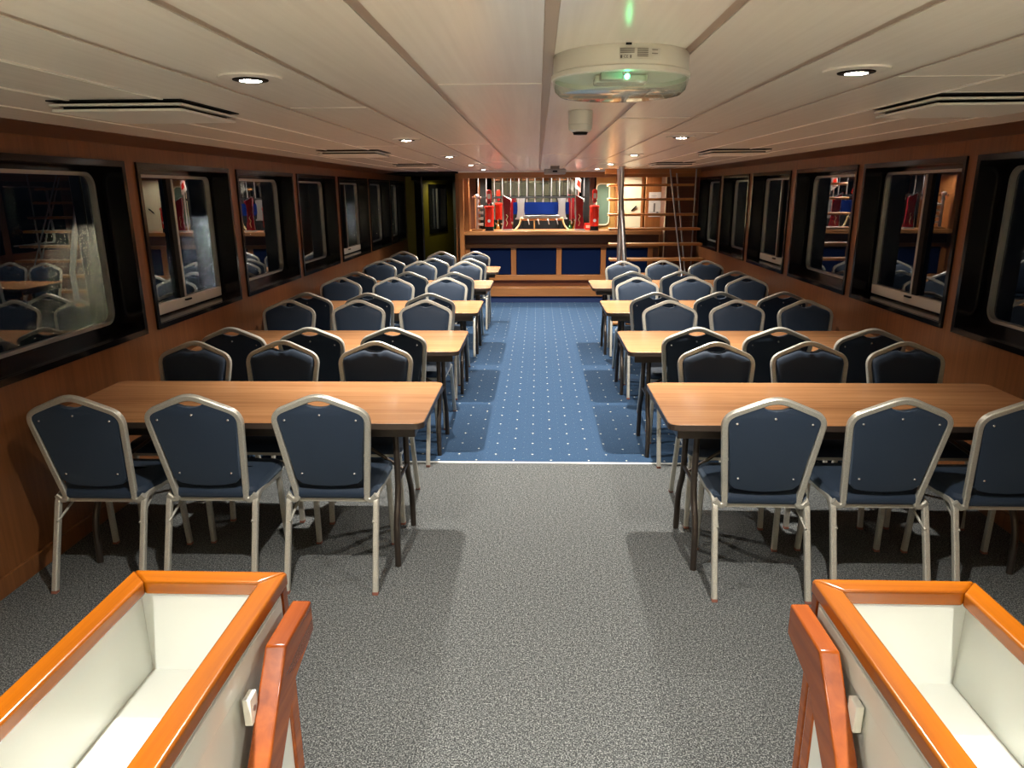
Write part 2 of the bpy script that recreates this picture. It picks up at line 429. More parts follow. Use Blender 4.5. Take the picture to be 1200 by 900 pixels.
# ------------------------------------------------------------------ ceiling fittings
def spot(x, y, power, size=124, blend=1., col=(1,.96,.89), z=ZC-.012, r=.02):
    ld = bpy.data.lights.new('spot', 'SPOT'); ld.energy = power; ld.color = col; ld.spot_size = math.radians(size); ld.spot_blend = blend
    ld.shadow_soft_size = r
    o = bpy.data.objects.new('spot', ld); COL.objects.link(o); o.location = (x, y, z)
    return o
LP = 72.
lamps = []
for i, y in enumerate((-.05, 2.03, 4.38, 6.47, 8.55, 10.45)):
    lamps += [(-.775, y, 'left', i), (.83 if i else .8, y+.0, 'right', i)]
od = ['behind the viewpoint', 'nearest the viewpoint', 'second from the front', 'third from the front', 'fourth from the front', 'nearest the bar']
first = None
for x, y, sd, i in lamps:
    lab = 'small round recessed ceiling downlight, %s in the %s row' % (od[i], sd)
    if first is None:
        r = thing('downlight', lab, 'downlight', (x, y, ZC), 0, 'recessed downlights in the ceiling'); first = r
        b = MB(); b.lathe([(.029, -.0005), (.029, -.006), (.082, -.0045), (.084, -.001), (.084, 0), (.029, 0)][::-1] + [], n=36)
        bm = b.bm; b.obj('trim_ring', 'ceiling', r)
        b = MB(); b.lathe([(.0285, -.001), (.0285, -.010), (.046, -.0085), (.047, -.006), (.030, -.001)], n=32); b.obj('bezel', 'black', r)
        b = MB(); b.lathe([(.001, -.009), (.0285, -.0095), (.0285, -.0065), (.001, -.006)], n=28); b.obj('lamp', 'lampglow', r)
    else: dup(first, (x, y, ZC), 0, lab)
    spot(x, y, LP*(2.1, .8, 1.25, 1.25, 1.25, 1.1)[i] , z=ZC-.02)

# ceiling diffusers: square layered plates
def vent(x0, x1, y0, label, fst=[None]):
    cx, cy = (x0+x1)/2, y0+.22
    if fst[0] is None:
        r = thing('ceiling_vent', label, 'vent', (cx, cy, ZC), 0, 'square ceiling air vents'); fst[0] = r
        w = .225
        b = MB(); b.box(-w+.03, w-.03, -w+.03, w-.03, -.034, 0); b.obj('vent_core', 'black', r, smooth=False)
        b = MB(); b.prism([(-w, -w), (w, -w), (w, w), (-w, w)], 'z', -.018, -.011); b.obj('upper_plate', 'whiteplastic', r, bevel=.001)
        b = MB(); b.box(-w+.005, w-.005, -w+.005, w-.005, -.036, -.028); b.obj('lower_plate', 'whiteplastic', r, bevel=.001)
        b = MB(); b.box(-w-.005, w+.005, -w-.005, w+.005, -.004, 0); b.obj('vent_collar', 'black', r, smooth=False)
        return r
    return dup(fst[0], (cx, cy, ZC), 0, label)
vent(-1.62, -1.18, 2.46, 'square layered air vent nearest the viewpoint, over the front left table')
vent(-1.62, -1.18, 5.42, 'square layered air vent in the middle of the left side of the ceiling')
vent(-1.60, -1.16, 8.15, 'square layered air vent at the far left of the ceiling')
vent(1.31, 1.75, 2.54, 'square layered air vent nearest the viewpoint, over the front right table')
vent(1.32, 1.76, 5.72, 'square layered air vent in the middle of the right side of the ceiling')
vent(1.30, 1.74, 8.30, 'square layered air vent at the far right of the ceiling by the stairs')

# round emergency bulkhead light
r = thing('emergency_light', 'large round white emergency light with clear lens and green indicator on the ceiling', 'light', (.19, 1.79, ZC))
R_ = .155
b = MB(); b.lathe([(.001, 0), (R_-.002, 0), (R_, -.003), (R_+.001, -.040), (R_+.005, -.043), (R_+.005, -.052), (R_-.004, -.055), (R_-.006, -.045), (.001, -.042)], n=72); b.obj('housing', 'whiteplastic', r)
b = MB(); b.lathe([(R_+.002, -.0545), (R_-.001, -.066), (R_-.005, -.077), (R_-.014, -.085), (R_-.04, -.088), (.001, -.089)], n=72)
bmesh.ops.delete(b.bm, geom=[f for f in b.bm.faces if len(f.verts) > 10 and f.calc_center_median().z > -.07], context='FACES')
b.obj('lens', 'lens', r)
b = MB(); b.box(-.06, .06, -.035, .035, -.060, -.044); b.obj('reflector', 'white', r, bevel=.004)
b = MB(); b.box(-.055, -.005, -.115, -.085, -.066, -.05); b.obj('battery_box', 'greyplastic', r, bevel=.003)
b = MB(); b.lathe([(.001, 0), (.0055, 0), (.0055, .006), (.001, .007)], c=(.0, -.140, -.064), n=16, axis='y'); b.obj('indicator', 'greenled', r)
# rating label wrapped on the near side of the housing
lb = MB()
a0, a1 = math.radians(-97), math.radians(-64); rows = []
for k in range(13):
    a = a0+(a1-a0)*k/12
    rows.append([((R_+.0022)*math.cos(a), (R_+.0022)*math.sin(a), z) for z in (-.032, -.009)])
lb.loft(rows, cap=False, closed=False)
lo = lb.obj('rating_label', mat('pale_label', (.66,.64,.60), .6), r)
def on_label(ang, z): 
    a = math.radians(ang); return ((R_+.003)*math.cos(a), (R_+.003)*math.sin(a), z), (PI/2, 0, a+PI/2)
for ang, w_, zs in ((-91, .030, (-.012, -.0155, -.019)), (-79, .024, (-.012, -.0155, -.019, -.0225, -.026)), (-69, .014, (-.013, -.020))):
    for z in zs:
        p, e = on_label(ang, z)
        q = MB(); q.box(-w_/2, w_/2, -.0004, .0004, -.0007, .0007); o = q.obj('print_line', 'ink', lo); o.location = p; o.rotation_euler = (0, 0, e[2])
p, e = on_label(-92, -.027); text('CE', .008, 'ink', p, e, 'print_text', lo)
p, e = on_label(-95.5, -.027); q = MB(); q.box(-.002, .002, -.0004, .0004, -.003, .003); o = q.obj('print_mark', 'ink', lo); o.location = p; o.rotation_euler = (0,0,e[2])
p, e = on_label(-88.3, -.027); q = MB(); q.box(-.0015, .0015, -.0004, .0004, -.003, .003); o = q.obj('print_mark', 'ink', lo); o.location = p; o.rotation_euler = (0,0,e[2])
b = MB(); b.box(-.006, .006, -R_-.004, -R_+.01, -.004, .0); b.obj('release_tab', 'black', r)

# smoke detector
r = thing('smoke_detector', 'small white cylindrical detector on the ceiling behind the round emergency light', 'detector', (.165, 2.95, ZC))
b = MB(); b.lathe([(.001, 0), (.047, 0), (.047, -.050), (.001, -.050)], n=32); b.obj('detector_base', 'whiteplastic', r, bevel=.002)
b = MB(); b.lathe([(.001, -.050), (.046, -.0505), (.044, -.072), (.034, -.078), (.001, -.078)], n=32); b.obj('detector_head', 'whiteplastic', r)
b = MB(); b.lathe([(.001, -.078), (.030, -.0785), (.026, -.088), (.001, -.089)], n=24); b.obj('detector_grille', 'black', r)
# ceiling projector-like unit
r = thing('ceiling_unit', 'small grey box unit hanging from the ceiling in front of the bar', 'ceiling unit', (.21, 9.3, ZC))
b = MB(); b.box(-.055, .055, -.06, .06, -.035, 0); b.obj('mount', 'greyplastic', r, bevel=.004)
b = MB(); b.box(-.135, .135, -.11, .11, -.10, -.035); b.obj('casing', 'greyplastic', r, bevel=.012)
b = MB(); b.box(-.03, .03, -.114, -.108, -.075, -.055); b.obj('front_grille', 'black', r, bevel=.002)

# ------------------------------------------------------------------ folding tables
TD, TLn = .735, 1.83
def make_table(loc, label, sgn):
    r = thing('folding_table', label, 'table', loc, 0, 'folding tables in two rows')
    L = TLn
    def mx(x): return x*sgn
    # local: x=0 aisle end, extends to x=sgn*L ; y=0 near edge
    xa, xb = sorted((0, sgn*L))
    b = MB(); b.prism(rrect(xa+.002, xb-.002, .002, TD-.002, .045), 'z', .722, .7405); b.obj('tabletop', 'laminate', r, bevel=.002)
    b = MB(); b.frame(rrect(xa, xb, 0, TD, .047), rrect(xa+.003, xb-.003, .003, TD-.003, .044), 'z', .711, .738)
    b.prism(rrect(xa+.004, xb-.004, .004, TD-.004, .044), 'z', .711, .7215); b.obj('edge_band', 'edge', r)
    b = MB(); x0, x1, y0, y1 = xa+.045, xb-.045, .035, TD-.035
    b.box(x0, x1, y0, y0+.022, .662, .7105); b.box(x0, x1, y1-.022, y1, .662, .7105); b.box(x0, x0+.022, y0+.022, y1-.022, .662, .7105); b.box(x1-.022, x1, y0+.022, y1-.022, .662, .7105)
    b.obj('apron', 'darkmetal', r, bevel=.003)
    for ex in (.155, L-.19):
        X = mx(ex)
        for pts in ([(.125,.69),(.125,.36),(.04,.22),(.03,.0)], [(.365,.69),(.365,.36),(.46,.22),(.47,.0)]):
            path = fillet([(X, a, c) for a, c in pts], .07, 6)
            b = MB(); b.tube(path, .0155, 12, nrm=(1,0,0)); b.obj('leg', 'darkmetal', r)
        b = MB(); b.tube([(X, .12, .40), (X, .37, .40)], .009, 8); b.obj('cross_bar', 'darkmetal', r)
        s_ = 1 if ex < 1 else -1
        b = MB(); b.tube([(X, .245, .42), (X+mx(.36)*s_, .245, .668)], .009, 8); b.obj('folding_brace', 'darkmetal', r)
        b = MB(); b.tube([(X, .12, .655), (X, TD-.10, .655)], .010, 8); b.obj('hinge_bar', 'darkmetal', r)
    return r
TYL = [3.05, 4.55, 6.08, 7.70, 9.30]; TYR = [3.05, 4.54, 6.08, 7.69]
ordn = ['frontmost', 'second', 'third', 'fourth', 'rearmost']
tl = tr_ = None
for i, y in enumerate(TYL):
    lab = 'wood-topped folding table, %s of the five in the left row' % ordn[i]
    if i == 0: tl = make_table((-.52, y, 0), lab, -1)
    else: dup(tl, (-.52, y, 0), 0, lab)
for i, y in enumerate(TYR):
    lab = 'wood-topped folding table, %s of the four in the right row' % (ordn[i] if i < 3 else 'rearmost')
    if i == 0: tr_ = make_table((.595, y, 0), lab, 1)
    else: dup(tr_, (.595, y, 0), 0, lab)
# pale paper left on a table of the right row
b = MB(); b.box(-.07, .07, -.05, .05, 0, .0012); o = b.obj('paper_sheet', 'paper'); o.location = (2.24, 4.95, .7412); o.rotation_euler.z = .4
tag(o, 'small pale sheet of paper on the second right-row table near the wall', 'paper')

# ------------------------------------------------------------------ chairs
def lean(z): return .098*(1-min(1, max(0, (z-.44)/.48))**1.0) if z < .92 else 0.
SEC = [(-.0135,-.008),(-.009,-.0125),(.009,-.0125),(.0135,-.008),(.0135,.008),(.009,.0125),(-.009,.0125),(-.0135,.008)]
def make_chair(loc, rz, label):
    r = thing('banquet_chair', label, 'chair', loc, rz, 'blue banquet chairs at the folding tables')
    # back frame loop
    half = [(.203,.430),(.180,.405),(.158,.412),(.207,.842),(0,.930)]
    pts = [Vector((x, 0, z)) for x, z in half] + [Vector((-x, 0, z)) for x, z in half[-2::-1]]
    path = fillet(pts, [0,.02,.03,.05,.055,.05,.03,.02,0], 7)
    path = [(p.x, lean(p.z), p.z) for p in path]
    b = MB(); b.sweep(path, SEC, (0,1,.18)); b.obj('back_frame', 'silver', r)
    # padded back panel
    out = [(0,.478),(.07,.482),(.125,.493),(.150,.518),(.164,.64),(.190,.815),(.186,.838),(.165,.852),(.075,.886),(.055,.889),(.034,.878),(.0,.871)]
    # right half counterclockwise + mirrored
    poly = out + [(-x, z) for x, z in out[-2:0:-1]]
    def ring(k, y):
        cx, cz = 0, .69; res = []
        for x, z in poly:
            xx = cx+(x-cx)*k; zz = cz+(z-cz)*(1-(1-k)*1.0); 
            q_ = min(1, (1-k)/.08)
            if abs(x) < .056 and z > .86: zz = zz*(1-q_)+(.69+(.884-.69)*k)*q_
            res.append((xx, lean(zz)+y, zz))
        return res
    b = MB(); b.loft([ring(.97,-.013), ring(.99,-.0115), ring(1,-.006), ring(1,.008), ring(.975,.020), ring(.92,.029), ring(.78,.034), ring(.4,.037), ring(.05,.037)])
    back = b.obj('backrest', 'fabric', r)
    for x, z in ((0,.840),(.155,.815),(-.155,.815),(.118,.548),(-.118,.548)):
        q = MB(); q.lathe([(.0055,-.012),(.005,-.016),(.001,-.0175)], c=(0,0,0), n=10)
        for v in q.bm.verts: v.co = Vector((v.co.x+x, v.co.z+lean(z), v.co.y+z))
        q.obj('screw', 'screw', back)
    # seat cushion
    def so(e, z, x=0.):
        return [(px, py, z) for px, py in ((a*(1-.03*(1-(c_-.09)/.39)), c_) for a, c_ in rrect(-.213+e, .213-e, .085+e, .475-e, .055))]
    b = MB(); b.loft([so(.03,.412), so(.008,.415), so(0,.428), so(.0,.448), so(.010,.464), so(.035,.474), so(.10,.480), so(.17,.482)]); b.obj('seat', 'fabric', r)
    b = MB(); b.box(-.185,.185,.10,.122,.394,.4125); b.box(-.185,.185,.435,.457,.394,.4125); b.box(-.185,-.165,.122,.435,.394,.4125); b.box(.165,.185,.122,.435,.394,.4125)
    b.obj('seat_frame', 'silver', r, bevel=.002)
    for s in (-1, 1):
        path = fillet([(s*.190,.44,.402),(s*.2,.105,.432),(s*.203,-.028,.012)], .05, 6)
        b = MB(); b.sweep(path, SEC, (1,0,0)); lg = b.obj('leg', 'silver', r)
        b = MB(); b.box(s*.203-.0125, s*.203+.0125, -.0415, -.0165, 0, .014); b.obj('foot_cap', 'redcap', lg, bevel=.001)
        path = fillet([(s*.186,.40,.404),(s*.188,.425,.38),(s*.196,.445,.012)], .03, 5)
        b = MB(); b.sweep(path, SEC, (1,0,0)); lg = b.obj('leg', 'silver', r)
        b = MB(); b.box(s*.196-.0125, s*.196+.0125, .4325, .4575, 0, .014); b.obj('foot_cap', 'redcap', lg, bevel=.001)
        b = MB(); b.tube([(s*.192,.052,.315),(s*.176,.235,.402)], .006, 6); b.obj('brace', 'silver', r)
    return r
Xs = {'L': (-1.99,-1.46,-.925), 'R': (1.003,1.527,2.07)}
pk = dict(
 N1=[(-1.997,2.829,'L'),(-1.488,2.85,'L'),(-.933,2.855,'L'),(.99,2.833,'R'),(1.511,2.84,'R'),(2.035,2.83,'R')],
 F1=[(-1.991,3.966,'L'),(-1.483,3.99,'L'),(-.933,3.971,'L'),(1.011,3.958,'R'),(1.534,3.973,'R'),(2.069,3.976,'R')],
 N2=[(-1.961,4.392,'L'),(-1.454,4.393,'L'),(-.924,4.40,'L'),(1.0,4.40,'R'),(1.507,4.40,'R'),(2.062,4.359,'R')],
 F2=[(-1.993,5.586,'L'),(-1.43,5.582,'L'),(-.889,5.578,'L'),(1.031,5.543,'R'),(1.556,5.562,'R'),(2.08,5.559,'R')],
 N3=[(-1.985,6.006,'L'),(-1.446,5.974,'L'),(-.916,5.95,'L'),(.996,5.992,'R'),(1.537,6.023,'R'),(2.066,6.04,'R')],
 F3=[(-1.99,7.128,'L'),(-1.453,7.117,'L'),(-.917,7.108,'L'),(.982,7.073,'R'),(1.525,7.12,'R'),(2.075,7.14,'R')],
 N4=[(-1.96,7.65,'L'),(-1.395,7.64,'L'),(-.893,7.571,'L'),(1.003,7.60,'R'),(1.516,7.70,'R'),(2.09,7.74,'R')],
 F4=[(-1.97,8.844,'L'),(-1.462,8.827,'L'),(-.892,8.755,'L'),(1.035,8.75,'R'),(1.53,8.811,'R'),(2.048,8.795,'R')],
 N5=[(-1.93,9.249,'L'),(-1.36,9.228,'L'),(-.87,9.15,'L')],
 F5=[(-1.94,10.299,'L'),(-1.388,10.276,'L'),(-.895,10.255,'L')])
ch0 = None
for key, lst in pk.items():
    ti = int(key[1])-1
    for j, (x, y, sd) in enumerate(lst):
        ty = (TYL if sd == 'L' else TYR)[ti]
        y = min(y, ty-.075) if key[0] == 'N' else max(y, ty+TD+.075)
        pos = (['wall end', 'middle', 'aisle end'] if sd == 'L' else ['aisle end', 'middle', 'wall end'])[j % 3]
        od_ = ordn[ti] if sd == 'L' or ti < 3 else 'rearmost'
        if od_ == 'rearmost' and sd == 'L': od_ = 'rearmost'
        lab = 'blue banquet chair %s, %s of the %s %s-row table' % ('with its back to the camera' if key[0] == 'N' else 'facing the camera', pos, od_, 'left' if sd == 'L' else 'right')
        rz = random.uniform(-.03, .03) if ti or key[0] == 'F' else (0.0, .0, .0, -.02, .0, .0)[j]
        if key[0] == 'F': rz += PI
        if ch0 is None: ch0 = make_chair((x, y, 0), rz, lab)
        else:
            skip = () if (key[0] == 'N' and ti < 3) else ('screw',)
            if ti >= 3: skip = ('screw', 'foot_cap')
            dup(ch0, (x, y, 0), rz, lab, skip)

# ------------------------------------------------------------------ foreground boxes and handrails
def planter(name, x0, x1, y0, y1, zt, label):
    r = thing(name, label, 'box', ((x0+x1)/2, (y0+y1)/2, 0))
    cx, cy = (x0+x1)/2, (y0+y1)/2; a, b_ = (x1-x0)/2, (y1-y0)/2
    b = MB(); w = .012; i = .008; zf = .64
    # carcass walls
    b.box(-a+i, -a+i+w, -b_+i, b_-i, 0, zt-.035); b.box(a-i-w, a-i, -b_+i, b_-i, 0, zt-.035)
    b.box(-a+i+w, a-i-w, b_-i-w, b_-i, 0, zt-.035); b.box(-a+i+w, a-i-w, -b_+i, -b_+i+w, 0, zt-.035)
    b.obj('box_body', 'white', r, bevel=.001)
    b = MB(); b.box(-a+i+w, a-i-w, -b_+i+w, b_-i-w, zf-.012, zf); b.obj('box_floor', 'white', r)
    # mitred varnished trim
    tw = .052
    O = [(-a,-b_),(a,-b_),(a,b_),(-a,b_)]; I = [(-a+tw,-b_+tw),(a-tw,-b_+tw),(a-tw,b_-tw),(-a+tw,b_-tw)]
    for k, mt in ((0,'varnish_x'),(1,'varnish_y'),(2,'varnish_x'),(3,'varnish_y')):
        j = (k+1) % 4; bb = MB(); bb.prism([O[k], O[j], I[j], I[k]], 'z', zt-.035, zt); bb.obj('top_rail', mt, r, bevel=.006, seg=3)
    # corner posts and raised side frame moulding
    for sx in (-1, 1):
        bb = MB(); X = sx*(a-.003); bb.box(*sorted((X, X-sx*.014)), b_-.033, b_-.003, 0, zt-.035); bb.obj('corner_post', 'varnish_rail', r, bevel=.003)
        bb = MB(); xo = sx*(a-i); 
        o4 = [(-b_+.03,.06),(b_-.045,.06),(b_-.045,zt-.045),(-b_+.03,zt-.045)]; i4 = [(-b_+.08,.12),(b_-.10,.12),(b_-.10,zt-.10),(-b_+.08,zt-.10)]
        bb.frame(o4, i4, 'x', xo, xo+sx*.006); bb.obj('side_moulding', 'white', r, bevel=.002)
    return r
planter('open_box', -.955, -.587, .35, 1.473, .90, 'open white box with orange varnished rim, in the left foreground')
planter('open_box', .630, .994, .35, 1.472, .90, 'open white box with orange varnished rim, in the right foreground')

def handrail(xa, xb, ytip, yk, inner, label, post_lbl):
    r = thing('handrail', label, 'handrail', ((xa+xb)/2, ytip, 0))
    h = (xb-xa)/2; zt = .85
    P = [(0, zt), (yk-ytip, zt), (yk-ytip-.145, zt-.178), (yk-ytip-.56, zt-.69), (yk-ytip-.50, zt-.74), (yk-ytip-.085, zt-.235), (yk-ytip+.035, zt-.108), (0, zt-.076)]
    b = MB(); b.prism(P, 'x', -h, h); b.obj('rail', 'varnish_rail', r, bevel=.005, seg=3)
    b = MB(); b.box(-h+.006, h-.004, yk-ytip+.005, yk-ytip+.045, 0, zt-.10); b.obj('newel_post', 'varnish_rail', r, bevel=.004)
    b = MB(); y1 = yk-ytip+.006
    b.prism([(y1, 0), (y1, zt-.13), (y1-.08, zt-.21), (y1-.50, zt-.74), (y1-.50, 0)], 'x', -.012, .012); b.obj('side_panel', 'white', r)
    s = -1 if inner == 'L' else 1
    b = MB(); b.box(*sorted((s*(h-.002), s*(h+.014))), -.27, -.235, zt-.115, zt-.055); pb = b.obj('wall_bracket', 'whiteplastic', r, bevel=.002)
    b = MB(); b.lathe([(.006, 0), (.006, .003), (.001, .004)], c=(s*(h-.0), -.2525, zt-.085), n=10, axis='x'); b.obj('bracket_screw', 'steel', pb)
    return r
handrail(-.566, -.521, 1.432, 1.262, 'L', 'angled varnished wooden handrail beside the left foreground box', '')
handrail(.577, .619, 1.447, 1.273, 'R', 'angled varnished wooden handrail beside the right foreground box', '')

# ------------------------------------------------------------------ the bar
YF = 11.70
r = thing('bar_counter', 'wooden bar counter with blue padded panels at the far end of the saloon', 'bar', (0, YF, 0))
BX0, BX1 = -1.19, 1.95
def B(x0, x1, y0, y1, z0, z1): return MB().box(x0, x1, y0-YF, y1-YF, z0, z1)
B(BX0, BX1, YF+.02, YF+.45, .10, 1.08).obj('bar_body', 'veneer_dark', r, smooth=False)
B(BX0, BX1, 11.42, 12.02, 1.085, 1.150).obj('countertop', 'barwood', r, bevel=.012, seg=3)
B(BX0, BX1, YF-.02, YF+.02, .868, .925).obj('top_rail', 'barwood', r, bevel=.004)
B(BX0, BX1, YF-.02, YF+.02, .345, .432).obj('bottom_rail', 'barwood', r, bevel=.004)
for x0, x1 in ((-1.19,-1.105),(-.436,-.352),(.302,.385),(1.022,1.105),(1.78,1.86)):
    B(x0, x1, YF-.015, YF+.02, .432, .868).obj('stile', 'barwood_v', r, bevel=.003)
for x0, x1 in ((-1.105,-.436),(-.352,.302),(.385,1.022),(1.105,1.78)):
    B(x0+.004, x1-.004, YF-.006, YF+.02, .436, .864).obj('padded_panel', 'bluepad', r, bevel=.01)
B(BX0, BX1, 11.52, YF+.02, .10, .245).obj('step', 'barwood', r, bevel=.006)
B(BX0, BX1, 11.54, YF+.02, .0, .10).obj('kick_board', 'bluekick', r, smooth=False)
# posts and soffit framing the bar
struct(MB().box(-1.235, -1.165, 11.40, 11.52, 0, 2.06).obj('trim_%d' % n, 'barwood_v', bevel=.004), 'wooden post at the left end of the bar'); n += 1
struct(MB().box(-1.165, -1.09, 11.52, 11.60, 1.151, 2.0).obj('trim_%d' % n, 'barwood_v', bevel=.004)); n += 1
struct(MB().box(-1.235, 2.5, 11.39, 11.46, 1.955, 2.06).obj('trim_%d' % n, 'barwood', bevel=.002), 'dark wooden beam above the bar'); n += 1
struct(MB().box(-1.235, 2.5, 11.37, 11.39, 2.04, 2.062).obj('trim_%d' % n, 'seam2', bevel=.002)); n += 1
struct(MB().box(-1.16, 1.0, 11.46, 11.52, 1.965, 1.985).obj('trim_%d' % n, 'barwood', bevel=.002)); n += 1
# recess shell behind the bar
YM = 13.0
struct(MB().box(-1.30, -1.20, 11.52, YM+.1, 0, 2.06).obj('wall_bar_left', 'barwood_v', smooth=False))
struct(MB().box(-1.20, 1.0, YM, YM+.1, 0, 2.06).obj('wall_bar_back', 'veneer_dark', smooth=False))
struct(MB().box(1.0, XR, 12.62, 12.72, 0, 2.06).obj('wall_bar_right', 'ochre', smooth=False))
struct(MB().box(-1.30, XR, 11.46, 13.1, 2.06, 2.09).obj('ceiling', 'ceiling', smooth=False), 'ceiling over the bar')
r = thing('bar_mirror', 'wide mirror on the back wall of the bar', 'mirror', (0, YM-.02, 1.0))
b = MB(); b.box(-1.08, .78, 0, .008, .0, 1.02); b.obj('mirror_glass', 'mirror', r)
b = MB(); b.frame([(-1.10,-.02),(.80,-.02),(.80,1.04),(-1.10,1.04)], [(-1.07,.01),(.77,.01),(.77,1.01),(-1.07,1.01)], 'y', -.012, .015); b.obj('mirror_frame', 'black', r)
# black pillars in the bar
for x0, x1, lb_ in ((-.98,-.86,'left'), (.74,.86,'right')):
    r = MB().box(x0, x1, 12.30, 12.42, 0, 2.06).obj('pillar', 'black', bevel=.004)
    tag(r, 'square black pillar behind the %s end of the bar' % lb_, 'pillar', 'black pillars in the bar')
# back counter with blue padded splash panel
r = thing('back_counter', 'dark back counter under the bar mirror', 'counter', (0, 12.75, 0))
b = MB(); b.box(-1.18, .98, -.19, .22, 0, .95); b.obj('cabinet', 'black', r, smooth=False)
b = MB(); b.box(-1.18, .98, -.21, .22, .95, .985); b.obj('worktop', 'barwood', r, bevel=.004)
b = MB(); b.box(-.44, .55, .165, .185, 1.36, 1.57); b.obj('blue_panel', mat('royal_blue_panel', (.003,.016,.12), .9, spec=.1), r, bevel=.006)
b = MB(); b.box(-.44, .55, .14, .20, .985, 1.36); b.obj('panel_stand', 'black', r, smooth=False)
# row of hanging rods with dark rail
r = thing('glass_rack', 'row of pale hanging rods holding a dark rail above the bar', 'glass rack', (0, 12.0, ZC))
k = 0
xs = [-.98+.133*i for i in range(14)]
for x in xs:
    b = MB(); b.tube([(x, 0, 0), (x, 0, -.385)], .008, 8); b.obj('rod', 'steel', r)
b = MB(); b.box(-1.05, .80, -.02, .02, -.415, -.385); b.obj('rack_rail', 'black', r, bevel=.002)
for x in xs:
    b = MB(); b.lathe([(.009, -.415), (.012, -.44), (.012, -.475), (.001, -.478)], c=(x, 0, 0), n=10); b.obj('nozzle', 'steel', r)

# red beer dispensers
def dispenser(x, y, label):
    r = thing('beer_dispenser', label, 'beer dispenser', (x, y, 1.15), 0, 'red beer dispensers')
    b = MB(); b.lathe([(.001, 0), (.075, 0), (.075, .006), (.066, .012), (.066, .065), (.001, .065)], n=28); b.obj('dispenser_base', 'black', r)
    b = MB(); b.lathe([(.066, .065), (.070, .075), (.070, .34), (.080, .352), (.080, .372), (.060, .388), (.001, .392)], n=32); bd = b.obj('dispenser_body', 'red', r)
    b = MB(); b.lathe([(.022, .069), (.024, .073), (.014, .074), (.012, .070)], c=(0, 0, .155), n=24, axis='y'); b.obj('round_emblem', 'paper', bd)
    b = MB(); b.tube([(0, 0, .39), (0, 0, .43)], .012, 10); b.obj('tap_neck', 'steel', r)
    b = MB(); b.lathe([(.030, -.02), (.035, -.01), (.035, .01), (.030, .02)], c=(0, 0, .455), n=24, axis='y'); b.obj('tap_hub', 'darkred', r)
    out = rrect(-.038, .038, .465, .635, .037, 8); hole = [(.0+.014*math.cos(a), .592+.016*math.sin(a)) for a in []]
    b = MB(); b.prism(out, 'y', -.014, .014); hd = b.obj('tap_handle', 'red', r, bevel=.004)
    b = MB(); b.prism(rrect(-.024, .024, .495, .57, .01, 4), 'y', -.017, -.013); b.obj('handle_badge', 'paper', hd)
    b = MB(); b.lathe([(.016, .0135), (.016, .017), (.009, .0172), (.009, .0135)], c=(0, 0, .590), n=18, axis='y'); b.obj('handle_ring', 'darkred', hd)
    return r
dispenser(-.775, 11.58, 'bright red cylindrical beer dispenser with red tap handle at the left end of the bar')
dispenser(.895, 11.58, 'bright red cylindrical beer dispenser with red tap handle at the right end of the bar')
def menu(x, y, s, label):
    r = thing('beer_font', label, 'beer font', (x, y, 1.15), 0, 'dark red beer fonts')
    secs = []
    for z, w, off in ((0,.078,0),(.06,.070,.0),(.2,.052,-.004),(.36,.054,-.010),(.50,.064,-.012)):
        sl = .5
        secs.append([(-w+off, -.03, z+(.045 if z > .45 else 0)), (w+off, -.012, z-(.025 if z > .45 else 0)), (w+off, .022, z-(.025 if z > .45 else 0)), (-w+off, .012, z+(.045 if z > .45 else 0))])
    b = MB(); b.loft(secs); bd = b.obj('font_body', 'darkred', r, bevel=.003)
    top = secs[-1]
    b = MB(); b.tube([(-.078-.001, -.032, .02), (-.066, -.034, .3), (-.078, -.033, .55)], .005, 6); b.tube([(-.078, -.033, .552), (.056, -.016, .482)], .006, 6); b.obj('pale_edge', 'steel', r)
    b = MB(); b.box(-.085, .085, -.05, .05, 0, .022); b.obj('font_foot', 'greyplastic', r, bevel=.004)
    q = text(' '.join('ALE'), .05, 'yellow', (-.012, -.030, .14), (PI/2, -1.35, 0), 'script_mark', bd) if False else None
    b = MB(); 
    b.tube([(-.02,-.029,.07),(.0,-.031,.12),(-.022,-.031,.17),(.004,-.030,.22),(-.018,-.030,.25)], .0035, 6); b.obj('script_mark', 'yellow', bd)
    return r
menu(-.485, 11.60, 1, 'tall dark red beer font with slanted top beside the left red dispenser')
menu(.665, 11.60, 1, 'tall dark red beer font with slanted top beside the right red dispenser')
# sign on stick beside right font
r = thing('tap_sign', 'white and red plate sign on a stick behind the right dark red font', 'sign', (.645, 11.78, 1.15))
b = MB(); b.tube([(0,0,0),(0,0,.62)], .010, 8); b.obj('sign_stick', 'chrome', r)
b = MB(); b.prism([(-.055,.66),(.035,.58),(.045,.78),(-.03,.85)], 'y', -.006, .006); b.obj('sign_plate', 'paper', r, bevel=.002)
b = MB(); b.prism([(-.03,.70),(.02,.66),(.025,.74),(-.02,.79)], 'y', -.009, -.0065); b.obj('red_mark', 'red', r)
# small red and white card
r = thing('card_box', 'small red box with white label on the bar next to the right dispenser', 'box', (.80, 11.75, 1.15))
b = MB(); b.box(-.05, .05, -.03, .03, 0, .105); b.obj('carton', 'red', r, bevel=.003)
b = MB(); b.box(-.028, .035, -.0315, -.0302, .03, .075); b.obj('carton_label', 'paper', r)
